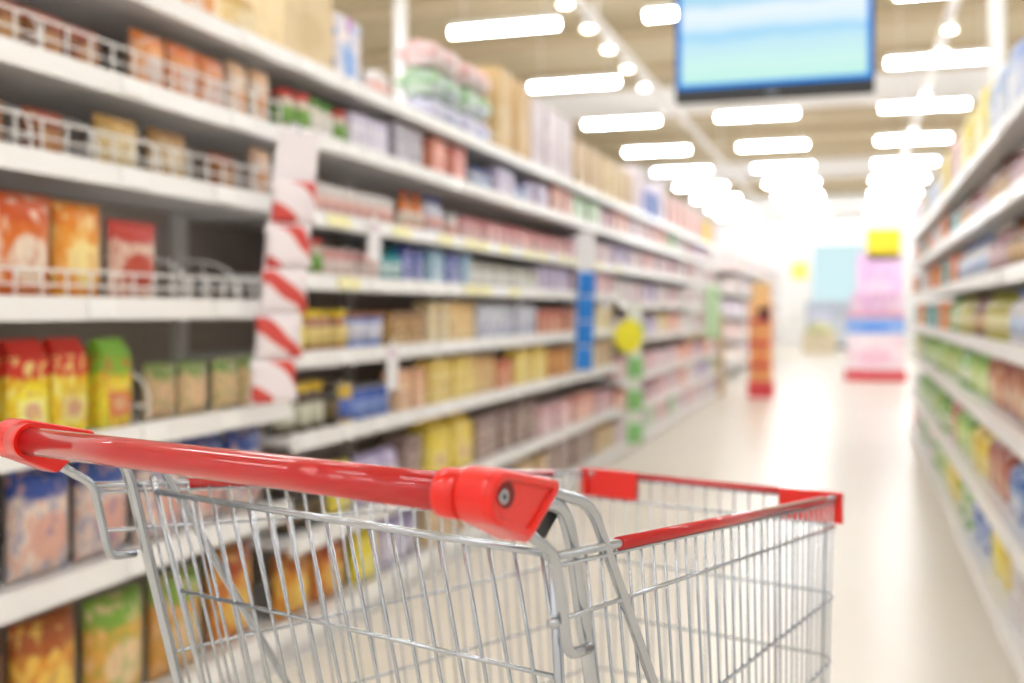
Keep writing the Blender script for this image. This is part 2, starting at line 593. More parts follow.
def make_proto(shape, w, h, d, c1, c2, c3, detail):
    """Builds one thing with its parts at the origin."""
    P = printed(c1, c2, c3)
    if shape == 'box':
        o = obj('p', MB().cbox(-w / 2, w / 2, 0, d, 0, h, .003), P)
        if detail:
            obj('lid_flap', MB().box(-w / 2 + .004, w / 2 - .004, .004, d * .55, h, h + .0015), mat('flat_' + c1, c1, .5), o)
            obj('front_label', MB().box(-w * .36, w * .36, -.0012, 0, h * .12, h * .5), printed(c3, c2, c1), o)
    elif shape == 'pouch':
        o = obj('p', pouch_mesh(w, h, d), P)
        if detail:
            for z in (h - .014, .002):
                obj('seal', MB().box(-w * .49, w * .49, d / 2 - .0022, d / 2 + .0022, z, z + .012), mat('flat_' + c2, c2, .4), o)
            obj('front_label', MB().lathe([(w * .24, -.003), (w * .22, .0)], 14), mat('flat_' + c3, c3, .4), o, (0, .001, h * .42), (PI / 2, 0, 0))
    elif shape == 'bag':      # block-bottom bag with folded top
        m = MB()
        m.cbox(-w / 2, w / 2, 0, d, 0, h * .84, .012)
        o = obj('p', m, P)
        f = MB().add([(-w / 2 + .006, .008, h * .835), (w / 2 - .006, .008, h * .835), (w / 2 - .006, d - .008, h * .835), (-w / 2 + .006, d - .008, h * .835),
                      (-w / 2 + .01, d / 2 - .006, h), (w / 2 - .01, d / 2 - .006, h), (w / 2 - .01, d / 2 + .006, h), (-w / 2 + .01, d / 2 + .006, h)],
                     [(3, 2, 1, 0), (0, 1, 5, 4), (1, 2, 6, 5), (2, 3, 7, 6), (3, 0, 4, 7), (4, 5, 6, 7)])
        obj('folded_top', f, mat('flat_' + c2, c2, .45), o)
        if detail:
            obj('front_label', MB().cbox(-w * .34, w * .34, -.002, .001, h * .14, h * .52, .001), printed(c3, c1, '#dba58c'), o)
    elif shape == 'jar':
        r = w / 2
        o = obj('p', MB().lathe([(r * .9, 0), (r, .008), (r, h * .68), (r * .8, h * .8), (r * .78, h * .84)], 14, (0, r, 0)), mat('glass_' + c1, c1, .15, 0, .5))
        obj('lid', MB().lathe([(r * .88, h * .83), (r * .9, h * .85), (r * .9, h * .98), (r * .84, h)], 14, (0, r, 0)), mat('flat_' + c2, c2, .4), o)
        obj('label_band', MB().lathe([(r * 1.012, h * .14), (r * 1.012, h * .58)], 14, (0, r, 0)), mat('flat_' + c3, c3, .5), o)
    elif shape == 'bottle':
        r = w / 2
        o = obj('p', MB().lathe([(r * .9, 0), (r, .01), (r, h * .6), (r * .75, h * .72), (r * .36, h * .82), (r * .34, h * .9)], 14, (0, r, 0)), mat('glass_' + c1, c1, .2, 0, .5))
        obj('cap', MB().lathe([(r * .44, h * .89), (r * .44, h * .985), (r * .38, h)], 12, (0, r, 0)), mat('flat_' + c2, c2, .4), o)
        obj('label_band', MB().lathe([(r * 1.012, h * .16), (r * 1.012, h * .5)], 14, (0, r, 0)), mat('flat_' + c3, c3, .5), o)
    elif shape == 'can':
        r = w / 2
        o = obj('p', MB().lathe([(r * .95, 0), (r, .006), (r, h - .006), (r * .95, h)], 14, (0, r, 0)), mat('flat_' + c1, c1, .35))
        obj('rim', MB().lathe([(r * .97, h - .005), (r * 1.0, h - .002), (r * .9, h + .002), (r * .85, h - .004)], 14, (0, r, 0)), mat('can_rim', '#d8d8d8', .3, .9), o)
        obj('label_band', MB().lathe([(r * 1.012, h * .1), (r * 1.012, h * .62)], 14, (0, r, 0)), mat('flat_' + c3, c3, .5), o)
    elif shape == 'tub':
        r = w / 2
        o = obj('p', MB().lathe([(r * .84, 0), (r * .86, .004), (r * .97, h * .88)], 14, (0, r, 0)), mat('flat_' + c1, c1, .4))
        obj('lid', MB().lathe([(r * 1.0, h * .87), (r * 1.0, h * .97), (r * .9, h)], 14, (0, r, 0)), mat('flat_' + c2, c2, .4), o)
        if detail:
            obj('label_band', MB().lathe([(r * .9, h * .2), (r * .975, h * .7)], 14, (0, r, 0)), mat('flat_' + c3, c3, .5), o)
    elif shape == 'case':     # transport carton of the top shelf with tape
        o = obj('p', MB().cbox(-w / 2, w / 2, 0, d, 0, h, .006), printed(c1, c1, c3, .6))
        obj('tape', MB().box(-.022, .022, -.001, d, h, h + .001).box(-.022, .022, -.001, 0, h * .8, h), mat('flat_' + c2, c2, .4), o)
    elif shape == 'wrap':     # shrink-wrapped bundle: two soft packs side by side in one film
        m = MB()
        for q in (-1, 1):
            pm_ = pouch_mesh(w * .54, h * .98, d)
            m.add([(x + q * w * .235, y, z) for x, y, z in pm_.v], pm_.f, True)
        o = obj('p', m, P)
        obj('film_band', MB().cbox(-w * .49, w * .49, -.001, d + .001, h * .42, h * .58, .01), mat('flat_' + c2, c2, .3), o)
    return o


# catalogue: key -> (object name, shape, w, h, d, c1, c2, c3, words, category)
CAT = {
    # near left bay
    'orange_pouch': ('noodle_pouch', 'pouch', .185, .25, .07, '#e9852c', '#d3621b', '#fbe7cf', 'orange pouch with white patch', 'pouch'),
    'orange_yellow_pouch': ('noodle_pouch', 'pouch', .17, .245, .07, '#ee9a3c', '#e27a22', '#f7dd9a', 'orange and pale yellow pouch', 'pouch'),
    'red_white_pouch': ('noodle_pouch', 'pouch', .19, .215, .06, '#f0d9c4', '#c8432f', '#c65a40', 'red and cream pouch', 'pouch'),
    'peach_pack': ('snack_pack', 'pouch', .135, .17, .07, '#f2ad6a', '#e98d4a', '#f4dcd0', 'peach orange pack', 'pack'),
    'cream_orange_pack': ('snack_pack', 'pouch', .10, .19, .06, '#f6ece2', '#f2d3b4', '#efa658', 'white pack with orange patch', 'pack'),
    'beige_pack': ('pasta_pack', 'pouch', .17, .15, .08, '#d9bb86', '#c79a5a', '#ead9b4', 'beige pasta pack', 'pack'),
    'brown_pack': ('pasta_pack', 'pouch', .13, .12, .07, '#8c5b3c', '#a8452f', '#c79766', 'dark brown pack', 'pack'),
    'yellow_red_bag': ('flour_bag', 'bag', .125, .24, .08, '#f2dc2e', '#cf2f22', '#f7ef9a', 'yellow bag with red top', 'bag'),
    'yellow_green_bag': ('flour_bag', 'bag', .125, .235, .08, '#efd93a', '#7fb53a', '#d8583a', 'yellow bag with green top', 'bag'),
    'cream_green_pack': ('soup_pack', 'pouch', .135, .16, .06, '#d8b98c', '#77904a', '#e7c29a', 'tan pack with green header', 'pack'),
    'blue_cream_bag': ('rice_bag', 'pouch', .19, .275, .10, '#e8d5c8', '#35529c', '#dba898', 'cream bag with blue top', 'bag'),
    'amber_bag': ('cereal_bag', 'pouch', .22, .30, .10, '#d98d33', '#a34a22', '#eac15c', 'amber bag with brown header', 'bag'),
    'dark_red_bag': ('cereal_bag', 'pouch', .20, .29, .10, '#6b2a1c', '#4d1c14', '#b5602e', 'dark red bag', 'bag'),
    'green_amber_bag': ('cereal_bag', 'pouch', .22, .29, .10, '#dba24a', '#7fa23c', '#e6c79c', 'amber bag with green header', 'bag'),
    # bays by the striped strip
    'white_jar': ('dip_jar', 'jar', .082, .115, .082, '#efe3dd', '#f7f4f2', '#e9b9b0', 'white jar with pink band', 'jar'),
    'red_lid_jar': ('sauce_jar', 'jar', .085, .14, .085, '#e4d3c0', '#d43f36', '#7fae52', 'pale jar with red lid', 'jar'),
    'green_lid_jar': ('sauce_jar', 'jar', .085, .14, .085, '#eadfd2', '#5da53f', '#f3efe9', 'pale jar with green lid', 'jar'),
    'lilac_box': ('tea_box', 'box', .16, .15, .12, '#e6e0ee', '#d2cbe6', '#f4f1f6', 'pale lilac carton', 'box'),
    'grey_box': ('tea_box', 'box', .15, .19, .12, '#a9a3b0', '#bdb7c2', '#d9d4da', 'grey carton', 'box'),
    'coral_box': ('cereal_box', 'box', .17, .21, .10, '#ef9477', '#ea7d62', '#f3b39b', 'coral red carton', 'box'),
    'blue_white_tub': ('cream_tub', 'tub', .10, .10, .10, '#e9ecf6', '#4a6fc4', '#c9d6f0', 'white tub with blue lid', 'tub'),
    'lavender_box': ('biscuit_box', 'box', .14, .15, .10, '#cdc3dd', '#b9aed2', '#e5d5e2', 'lavender carton', 'box'),
    'orange_bottle': ('sauce_bottle', 'bottle', .07, .17, .07, '#e98c4a', '#e2572f', '#f4e4d4', 'orange sauce bottle', 'bottle'),
    'blue_bottle': ('sauce_bottle', 'bottle', .07, .17, .07, '#dfe3f2', '#3d53b8', '#e7b7b0', 'pale bottle with blue cap', 'bottle'),
    'pink_red_box': ('stock_box', 'box', .11, .115, .09, '#e6b9b6', '#c9525a', '#f0dcd8', 'pink and red carton', 'box'),
    'red_can': ('tomato_can', 'can', .08, .115, .08, '#d9463c', '#d9463c', '#ecd9cf', 'red food can', 'can'),
    'pink_can': ('bean_can', 'can', .08, .11, .08, '#e3a9a4', '#e3a9a4', '#f3e1da', 'pink food can', 'can'),
    'teal_bottle': ('syrup_bottle', 'bottle', .085, .15, .085, '#2b9aa8', '#2b8fa0', '#d5ecec', 'teal bottle', 'bottle'),
    'navy_box': ('coffee_box', 'box', .085, .15, .08, '#5d6fc4', '#3c4da8', '#e3e4f3', 'blue carton', 'box'),
    'sky_box': ('coffee_box', 'box', .09, .155, .08, '#a9cfe6', '#86b4da', '#eef4f8', 'sky blue carton', 'box'),
    'grey_can': ('bean_can', 'can', .085, .12, .085, '#c3c2b8', '#c3c2b8', '#efeee8', 'grey white food can', 'can'),
    'yellow_lid_jar': ('honey_jar', 'jar', .095, .15, .095, '#a9662e', '#f2d331', '#f0d98a', 'brown jar with yellow lid', 'jar'),
    'yellow_jar': ('mustard_jar', 'jar', .08, .14, .08, '#e7c62e', '#f2d62f', '#f5e77a', 'yellow mustard jar', 'jar'),
    'blue_lid_tub': ('spread_tub', 'tub', .125, .14, .125, '#8fa3dc', '#a9683c', '#e5e6f4', 'blue tub with brown lid', 'tub'),
    'brown_box': ('cocoa_box', 'box', .17, .14, .10, '#b98a52', '#8d5f35', '#e3cba0', 'brown carton', 'box'),
    'cream_box': ('cracker_box', 'box', .10, .185, .08, '#efe0bd', '#e6cf9a', '#f6ecd2', 'cream carton', 'box'),
    'sand_box': ('cracker_box', 'box', .11, .185, .08, '#f0cf8f', '#e9bf76', '#f4dfb2', 'sand yellow carton', 'box'),
    'navy_white_box': ('milk_carton', 'box', .095, .175, .08, '#e4e6ee', '#d9dce8', '#6b78b4', 'white carton with navy stripe', 'box'),
    'rust_box': ('spice_box', 'box', .13, .15, .09, '#d98e6a', '#c9563e', '#eec9b0', 'rust red carton', 'box'),
    'dark_jar': ('coffee_jar', 'jar', .085, .17, .085, '#5a4632', '#ecc531', '#d8d7c2', 'dark jar with yellow lid', 'jar'),
    'black_jar': ('coffee_jar', 'jar', .085, .16, .085, '#2e2620', '#3a302a', '#6d5a3c', 'black coffee jar', 'jar'),
    'blue_can': ('milk_can', 'can', .10, .12, .10, '#4c6cc6', '#4c6cc6', '#8ea6e2', 'blue milk can', 'can'),
    'gold_blue_can': ('milk_can', 'can', .10, .15, .10, '#e2c04e', '#e2c04e', '#5874c8', 'gold can with blue band', 'can'),
    'peach_box': ('biscuit_box', 'box', .13, .17, .09, '#eec49c', '#e6aa80', '#f4dcc2', 'peach carton', 'box'),
    'yellow_box': ('pasta_box', 'box', .15, .20, .09, '#edd27a', '#e6c355', '#f3e3a6', 'pale yellow carton', 'box'),
    'gold_sack': ('sugar_sack', 'bag', .24, .27, .13, '#f0d35c', '#e9c848', '#f4e39a', 'big golden sack', 'sack'),
    'taupe_box': ('dog_food_box', 'box', .17, .22, .12, '#a68d84', '#8a706a', '#cdb9b0', 'taupe carton', 'box'),
    'amber_box': ('pasta_box', 'box', .15, .17, .09, '#d99240', '#c97a2c', '#ebbf7c', 'amber carton', 'box'),
    'lilac_pack': ('napkin_pack', 'pouch', .19, .20, .10, '#cfc6e0', '#b3a6d2', '#eae4f0', 'lilac wrapped pack', 'pack'),
    'yellow_pack': ('napkin_pack', 'pouch', .19, .20, .10, '#ecd63c', '#e3c52a', '#f4e88a', 'bright yellow pack', 'pack'),
    # far bays: rosy, pale tones
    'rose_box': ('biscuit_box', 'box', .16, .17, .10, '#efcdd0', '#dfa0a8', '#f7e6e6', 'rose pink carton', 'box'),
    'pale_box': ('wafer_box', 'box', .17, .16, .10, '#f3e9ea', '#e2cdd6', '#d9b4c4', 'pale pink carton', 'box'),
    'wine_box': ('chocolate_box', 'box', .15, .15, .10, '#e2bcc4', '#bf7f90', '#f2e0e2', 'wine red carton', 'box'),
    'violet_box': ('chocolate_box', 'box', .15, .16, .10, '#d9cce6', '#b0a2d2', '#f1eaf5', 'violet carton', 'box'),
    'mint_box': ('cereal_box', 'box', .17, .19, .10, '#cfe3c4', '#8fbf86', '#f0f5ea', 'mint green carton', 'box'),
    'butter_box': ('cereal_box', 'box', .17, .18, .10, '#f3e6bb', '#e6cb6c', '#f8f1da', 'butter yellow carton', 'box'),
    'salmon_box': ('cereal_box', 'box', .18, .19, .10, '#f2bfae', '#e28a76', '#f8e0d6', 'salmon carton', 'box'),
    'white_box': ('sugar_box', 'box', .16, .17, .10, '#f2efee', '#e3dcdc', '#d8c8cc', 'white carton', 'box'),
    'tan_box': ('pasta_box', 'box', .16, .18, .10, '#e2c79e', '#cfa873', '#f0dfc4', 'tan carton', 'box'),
    # top stock
    'tan_case': ('stock_case', 'case', .34, .32, .34, '#e0c8a2', '#cbb28a', '#d6bb92', 'tan cardboard case', 'case'),
    'pale_case': ('stock_case', 'case', .22, .26, .30, '#ece4ea', '#c77fd0', '#7fb4ea', 'pale case with blue patch', 'case'),
    'white_case': ('stock_case', 'case', .30, .42, .34, '#ebe3e8', '#ddd2da', '#dccfdc', 'whitish cardboard case', 'case'),
    'gold_case': ('stock_case', 'case', .24, .46, .34, '#e3c48a', '#c99f5c', '#ecd6aa', 'tall golden cardboard case', 'case'),
    'green_wrap': ('paper_bundle', 'wrap', .40, .13, .20, '#dfeee0', '#9fcf9a', '#d9def2', 'white wrapped bundle with green band', 'bundle'),
    'pink_wrap': ('paper_bundle', 'wrap', .40, .13, .20, '#f0dcdc', '#efc0bc', '#efe6ea', 'pink wrapped bundle', 'bundle'),
    'lilac_wrap': ('paper_bundle', 'wrap', .40, .13, .20, '#e6e4f4', '#dcd8f0', '#cfd8f2', 'lilac wrapped bundle', 'bundle'),
    'rose_case': ('stock_case', 'case', .36, .34, .34, '#f0cfcb', '#e8b4b0', '#eec0bc', 'rosy cardboard case', 'case'),
    'yellow_case': ('stock_case', 'case', .40, .30, .34, '#f6dc3a', '#ecca2c', '#f8e878', 'bright yellow case', 'case'),
    'blue_case': ('stock_case', 'case', .34, .26, .34, '#7d94d8', '#d98a96', '#a3b4e6', 'blue case with red tape', 'case'),
    # right shelves
    'leaf_bottle': ('juice_bottle', 'bottle', .10, .27, .10, '#8dc26a', '#5fa046', '#e6f0d4', 'leaf green bottle', 'bottle'),
    'lime_pack': ('snack_pack', 'pouch', .17, .23, .10, '#b9d96c', '#7fb84a', '#eef3c8', 'lime green pack', 'pack'),
    'pink_pack': ('snack_pack', 'pouch', .17, .23, .10, '#efb2b2', '#e08c90', '#f6dcd8', 'pink pack', 'pack'),
    'brick_pack': ('snack_pack', 'pouch', .17, .23, .10, '#c9785c', '#a8543c', '#ecd2b6', 'brick red pack', 'pack'),
    'blue_pack': ('snack_pack', 'pouch', .17, .20, .10, '#6d8fd0', '#4a6cb8', '#dfe6f4', 'blue pack', 'pack'),
    'yellow_wide_pack': ('snack_pack', 'pouch', .17, .20, .10, '#f0dc5c', '#e6c83c', '#f7eca8', 'yellow pack', 'pack'),
    'orange_box': ('detergent_box', 'box', .20, .17, .12, '#ee9450', '#e57a34', '#f4c090', 'orange carton', 'box'),
    'teal_box': ('detergent_box', 'box', .20, .16, .12, '#5cb4b8', '#3f9ca4', '#a9d8d8', 'teal carton', 'box'),
    'olive_bottle': ('oil_bottle', 'bottle', .09, .25, .09, '#c4bc5a', '#8e8a3a', '#ece4b4', 'olive yellow bottle', 'bottle'),
    'brown_bottle': ('oil_bottle', 'bottle', .09, .25, .09, '#8a5c40', '#5c3a2a', '#d9b890', 'brown bottle', 'bottle'),
    'wine_bottle': ('syrup_bottle', 'bottle', .09, .24, .09, '#8c4650', '#e9e4e2', '#e3c8cc', 'dark red bottle', 'bottle'),
    'white_bottle': ('softener_bottle', 'bottle', .11, .26, .11, '#eceaf0', '#7f9fd8', '#c9d6ee', 'white bottle with blue cap', 'bottle'),
    'gold_big_pack': ('snack_pack', 'pouch', .26, .34, .12, '#f2e07c', '#eccf50', '#f8efc0', 'big pale yellow pack', 'pack'),
    'sky_big_pack': ('snack_pack', 'pouch', .26, .30, .12, '#cfdcf2', '#a9c0ea', '#eef0f8', 'big pale blue pack', 'pack'),
    'rose_big_pack': ('snack_pack', 'pouch', .26, .36, .12, '#f0ccd4', '#e4aab8', '#f6e4e6', 'big rosy pack', 'pack'),
}
PROTO = {}
SHELF_WORD = {7: ['top', 'second', 'third', 'fourth', 'fifth', 'sixth', 'lowest'], 8: ['top', 'second', 'third', 'fourth', 'fifth', 'sixth', 'seventh', 'lowest']}
COUNT = {}
RUNS = {}


def proto(key, detail):
    k = (key, detail)
    if k not in PROTO:
        n, shape, w, h, d, c1, c2, c3, words, cat = CAT[key]
        PROTO[k] = [make_proto(shape, w, h, d, c1, c2, c3, detail), False]
    return PROTO[k]


def place(key, s, z, side, where, shelf_i, nshelf, detail=True, jitter=True, dy=0.0, room=0):
    n, shape, w, h, d, c1, c2, c3, words, cat = CAT[key]
    pr = proto(key, detail)
    if not pr[1]:
        o = pr[0]
        pr[1] = True
    else:
        o = copy_tree(pr[0])
    o.name = n
    back = .03 + (random.uniform(0, .025) if jitter else 0) + dy
    tilt = random.uniform(-.05, .05) if jitter else 0
    if side == 'L':
        o.location = (PL - back, s, z)
        o.rotation_euler = (0, 0, PI / 2 + tilt)
    else:
        o.location = (PR + back, s, z)
        o.rotation_euler = (0, 0, -PI / 2 + tilt)
    sw = SHELF_WORD[nshelf][shelf_i]
    base = '%s on %s shelf, %s' % (words, sw, where)
    tag(o, base, cat, base)
    if room and h > room:
        o.scale = (1, 1, room / h)
    RUNS.setdefault(base, []).append((s if side == 'L' else -s, z, o))
    COUNT[cat] = COUNT.get(cat, 0) + 1
    return o


def fill(bay, i, runs, side='L', detail=True, gap=.008):
    """runs: list of (key, s_from, s_to, stack)"""
    if side == 'L':
        s0, L, hs = BAYS[bay]
        where = bay_words[bay]
    else:
        (s0, L), hs = RBAYS[bay], HR
        where = rbay_words[bay]
    for run in runs:
        key, a, b = run[:3]
        stack = run[3] if len(run) > 3 else 1
        w, h = CAT[key][2], CAT[key][3]
        a, b = max(a, s0 + .02), min(b, s0 + L - .02)
        n = max(1, int((b - a + gap) / (w + gap)))
        if a + w > s0 + L - .005:
            continue
        step = (b - a) / n
        room = hs[i - 1] - hs[i] - .066 if i else 0
        for q in range(n):
            s = a + step * (q + .5)
            s = min(max(s, s0 + w / 2 + .012), s0 + L - w / 2 - .012)
            for t in range(stack):
                place(key, s, hs[i] + .001 + t * (h + .002), side, where, i, len(hs), detail, jitter=(stack == 1), room=room)


# bay 0 (near left): shelves 2.06, 1.80, 1.565, 1.225, .89, .555, .15
fill(0, 0, [('cream_orange_pack', 2.55, 2.8), ('beige_pack', 2.82, 3.12)])
fill(0, 1, [('brown_pack', 1.75, 2.3), ('peach_pack', 2.42, 2.86), ('cream_orange_pack', 2.88, 3.12)])
fill(0, 2, [('brown_pack', 1.8, 2.2), ('beige_pack', 2.25, 2.72), ('brown_pack', 2.74, 3.0), ('cream_orange_pack', 3.0, 3.12)])
fill(0, 3, [('orange_pouch', 1.72, 2.11), ('orange_yellow_pouch', 2.115, 2.30), ('red_white_pouch', 2.31, 2.52)])
fill(0, 4, [('orange_yellow_pouch', 1.74, 1.96), ('yellow_red_bag', 1.97, 2.24), ('yellow_green_bag', 2.25, 2.40), ('cream_green_pack', 2.48, 3.1)])
fill(0, 5, [('blue_cream_bag', 1.75, 3.1)])
fill(0, 6, [('dark_red_bag', 1.75, 2.0), ('amber_bag', 2.0, 2.25), ('green_amber_bag', 2.26, 2.75), ('amber_bag', 2.76, 3.1)])
# bay 1: 2.06 1.82 1.545 1.32 1.05 .77 .42 .12
fill(1, 0, [('tan_case', 3.16, 3.52), ('pale_case', 3.56, 3.82), ('white_jar', 3.9, 4.1)])
fill(1, 1, [('red_lid_jar', 3.2, 3.38), ('green_lid_jar', 3.38, 3.6), ('red_lid_jar', 3.6, 3.7), ('lilac_box', 3.7, 4.05), ('grey_box', 4.08, 4.42)])
fill(1, 2, [('white_jar', 3.2, 4.12), ('orange_bottle', 4.2, 4.42)])
fill(1, 3, [('red_lid_jar', 3.2, 3.5), ('pink_can', 3.5, 3.95), ('teal_bottle', 4.0, 4.18), ('navy_box', 4.2, 4.42)])
fill(1, 4, [('yellow_jar', 3.18, 3.35), ('yellow_lid_jar', 3.35, 3.7), ('blue_lid_tub', 3.74, 4.02), ('brown_box', 4.05, 4.42)])
fill(1, 5, [('dark_jar', 3.18, 3.5), ('black_jar', 3.5, 3.6), ('gold_blue_can', 3.6, 3.74), ('blue_can', 3.74, 4.1), ('peach_box', 4.12, 4.42)])
fill(1, 6, [('black_jar', 3.2, 3.55), ('yellow_pack', 3.56, 3.76), ('lilac_pack', 3.78, 4.2), ('taupe_box', 4.22, 4.42)])
fill(1, 7, [('amber_bag', 3.2, 3.7), ('yellow_pack', 3.7, 4.0), ('lilac_pack', 4.0, 4.42)])
# bay 2
fill(2, 1, [('coral_box', 4.48, 5.0), ('blue_white_tub', 5.05, 5.38), ('lavender_box', 5.4, 5.74)])
fill(2, 2, [('blue_bottle', 4.47, 4.72), ('white_jar', 4.75, 4.9), ('pink_red_box', 4.92, 5.74)])
fill(2, 3, [('sky_box', 4.47, 4.68), ('navy_box', 4.7, 4.88), ('sky_box', 4.9, 5.0), ('grey_can', 5.02, 5.74)])
fill(2, 4, [('cream_box', 4.47, 4.7), ('sand_box', 4.72, 5.1), ('navy_white_box', 5.12, 5.74)])
fill(2, 5, [('yellow_box', 4.47, 5.1), ('sand_box', 5.12, 5.4), ('rust_box', 5.42, 5.74)])
fill(2, 6, [('gold_sack', 4.50, 5.05), ('taupe_box', 5.08, 5.74)])
fill(2, 7, [('tan_box', 4.47, 5.0), ('taupe_box', 5.0, 5.74)])
# bay 3
fill(3, 0, [('gold_case', 5.78, 6.05), ('white_case', 6.08, 7.04)])
fill(3, 1, [('blue_white_tub', 5.78, 6.0), ('lavender_box', 6.0, 6.5), ('salmon_box', 6.5, 7.04)])
fill(3, 2, [('pink_red_box', 5.77, 7.04)])
fill(3, 3, [('grey_can', 5.77, 6.2), ('lavender_box', 6.22, 6.7), ('violet_box', 6.7, 7.04)])
fill(3, 4, [('navy_white_box', 5.77, 6.2), ('rust_box', 6.22, 7.04)])
fill(3, 5, [('yellow_box', 5.77, 6.4), ('amber_box', 6.42, 7.04)])
fill(3, 6, [('taupe_box', 5.77, 6.2), ('rose_box', 6.22, 7.04)])
fill(3, 7, [('tan_box', 5.77, 6.4), ('taupe_box', 6.42, 7.04)])
# bay 4
fill(4, 0, [('tan_case', 7.08, 8.34)])
fill(4, 1, [('mint_box', 7.08, 7.9), ('wine_box', 7.95, 8.34)])
fill(4, 2, [('pale_box', 7.08, 8.34)])
fill(4, 3, [('wine_box', 7.08, 7.5), ('rose_box', 7.5, 8.34)])
fill(4, 4, [('pale_box', 7.08, 7.7), ('butter_box', 7.72, 8.34)])
fill(4, 5, [('butter_box', 7.08, 7.7), ('tan_box', 7.72, 8.34)])
fill(4, 6, [('salmon_box', 7.08, 7.7), ('wine_box', 7.72, 8.34)])
fill(4, 7, [('taupe_box', 7.08, 7.7), ('tan_box', 7.72, 8.34)])
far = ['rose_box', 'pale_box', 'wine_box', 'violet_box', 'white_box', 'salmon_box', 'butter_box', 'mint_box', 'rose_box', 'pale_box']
tops = ['tan_case', 'blue_case', 'rose_case', 'rose_case', 'yellow_case']
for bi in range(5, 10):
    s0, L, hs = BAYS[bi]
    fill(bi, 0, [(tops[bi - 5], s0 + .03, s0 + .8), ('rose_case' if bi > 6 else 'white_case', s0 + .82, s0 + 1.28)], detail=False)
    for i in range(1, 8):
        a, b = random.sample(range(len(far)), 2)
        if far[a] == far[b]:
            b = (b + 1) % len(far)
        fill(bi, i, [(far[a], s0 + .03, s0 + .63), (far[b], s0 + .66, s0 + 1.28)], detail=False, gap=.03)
# right shelves, 1.86 1.60 1.34 1.08 .80 .45 .12
RL = [
    [('rose_big_pack', 0, 1.3)], [('sky_big_pack', 0, 1.3)], [('gold_big_pack', 0, .7), ('rose_big_pack', .7, 1.3)],
]
rplan = {
    0: [['rose_big_pack', 'sky_big_pack'], ['white_bottle', 'wine_bottle'], ['wine_bottle', 'brown_bottle'], ['olive_bottle', 'white_bottle'], ['pink_pack', 'brick_pack'], ['pink_pack', 'blue_pack'], ['blue_pack', 'white_box']],
    1: [['sky_big_pack', 'gold_big_pack'], ['brown_bottle', 'wine_bottle'], ['wine_bottle', 'white_bottle'], ['olive_bottle', 'brown_bottle'], ['brick_pack', 'lime_pack'], ['brick_pack', 'yellow_wide_pack'], ['yellow_wide_pack', 'blue_pack']],
    2: [['gold_big_pack', 'rose_big_pack'], ['brown_bottle', 'teal_box'], ['white_bottle', 'orange_box'], ['olive_bottle', 'leaf_bottle'], ['leaf_bottle', 'lime_pack'], ['lime_pack', 'brick_pack'], ['leaf_bottle', 'yellow_wide_pack']],
    3: [['gold_big_pack', 'sky_big_pack'], ['orange_box', 'white_box'], ['teal_box', 'orange_box'], ['orange_box', 'teal_box'], ['lime_pack', 'leaf_bottle'], ['leaf_bottle', 'lime_pack'], ['lime_pack', 'leaf_bottle']],
    4: [['sky_big_pack', 'gold_big_pack'], ['orange_box', 'teal_box'], ['orange_box', 'white_box'], ['teal_box', 'orange_box'], ['lime_pack', 'mint_box'], ['mint_box', 'lime_pack'], ['white_box', 'mint_box']],
    5: [['sky_big_pack', 'rose_big_pack'], ['orange_box', 'white_box'], ['teal_box', 'orange_box'], ['orange_box', 'teal_box'], ['butter_box', 'mint_box'], ['mint_box', 'white_box'], ['white_box', 'rose_box']],
}
for bi, rows in rplan.items():
    s0 = RBAYS[bi][0]
    for i, (a, b) in enumerate(rows):
        fill(bi, i, [(a, s0 + .03, s0 + .64), (b, s0 + .66, s0 + 1.27)], 'R', detail=bi < 2, gap=.02 if bi < 3 else .06)

# the tall bundles of the second bay's top shelf stand one on the other
w_where = bay_words[2]
for s_ in (4.70, 5.15):
    place('lilac_wrap', s_, 2.061, 'L', w_where, 0, 8, jitter=False)
    place('green_wrap', s_, 2.193, 'L', w_where, 0, 8, jitter=False)
    place('pink_wrap', s_, 2.325, 'L', w_where, 0, 8, jitter=False)
place('gold_case', 5.55, 2.061, 'L', w_where, 0, 8, jitter=False)

ORDL = ['leftmost', 'second-left', 'third-left', 'fourth-left', 'fifth-left', 'sixth-left', 'seventh-left', 'eighth-left', 'ninth-left', 'tenth-left', 'eleventh-left', 'twelfth-left', 'thirteenth-left', 'fourteenth-left']
for base, items in RUNS.items():
    if len(items) < 2:
        continue
    items.sort(key=lambda q: (round(q[0], 2), q[1]))
    for q, (s_, z_, o) in enumerate(items):
        o['label'] = (ORDL[q] if q < len(items) - 1 else 'rightmost') + ' ' + base

# ------------------------------------------------------------------ cards and hanging strips on the left shelves
def card(s, ztop, h, w, label):
    r = empty('shelf_card', (PL + .022, s, ztop), PI / 2)
    tag(r, label, 'sign', 'white cards hanging from the shelf edges')
    obj('panel', MB().cbox(-w / 2, w / 2, 0, .003, -h, 0, .001), mat('card_white', '#f6f3f6', .5), r)
    obj('header', MB().box(-w / 2 + .006, w / 2 - .006, -.001, 0, -.03, -.008), mat('card_pink', '#e6cfdc', .5), r)
    obj('clip', MB().box(-.015, .015, 0, .006, 0, .03), TAGW, r)


card(3.76, 1.54, .15, .11, 'white price card hanging below the third shelf near striped strip')
card(3.93, 1.045, .17, .11, 'white price card hanging low, above the blue cans')
card(7.75, 1.31, .13, .16, 'small white price card right of the blue strip')
card(5.0, .415, .15, .12, 'white price card hanging below the seventh shelf behind the cart')


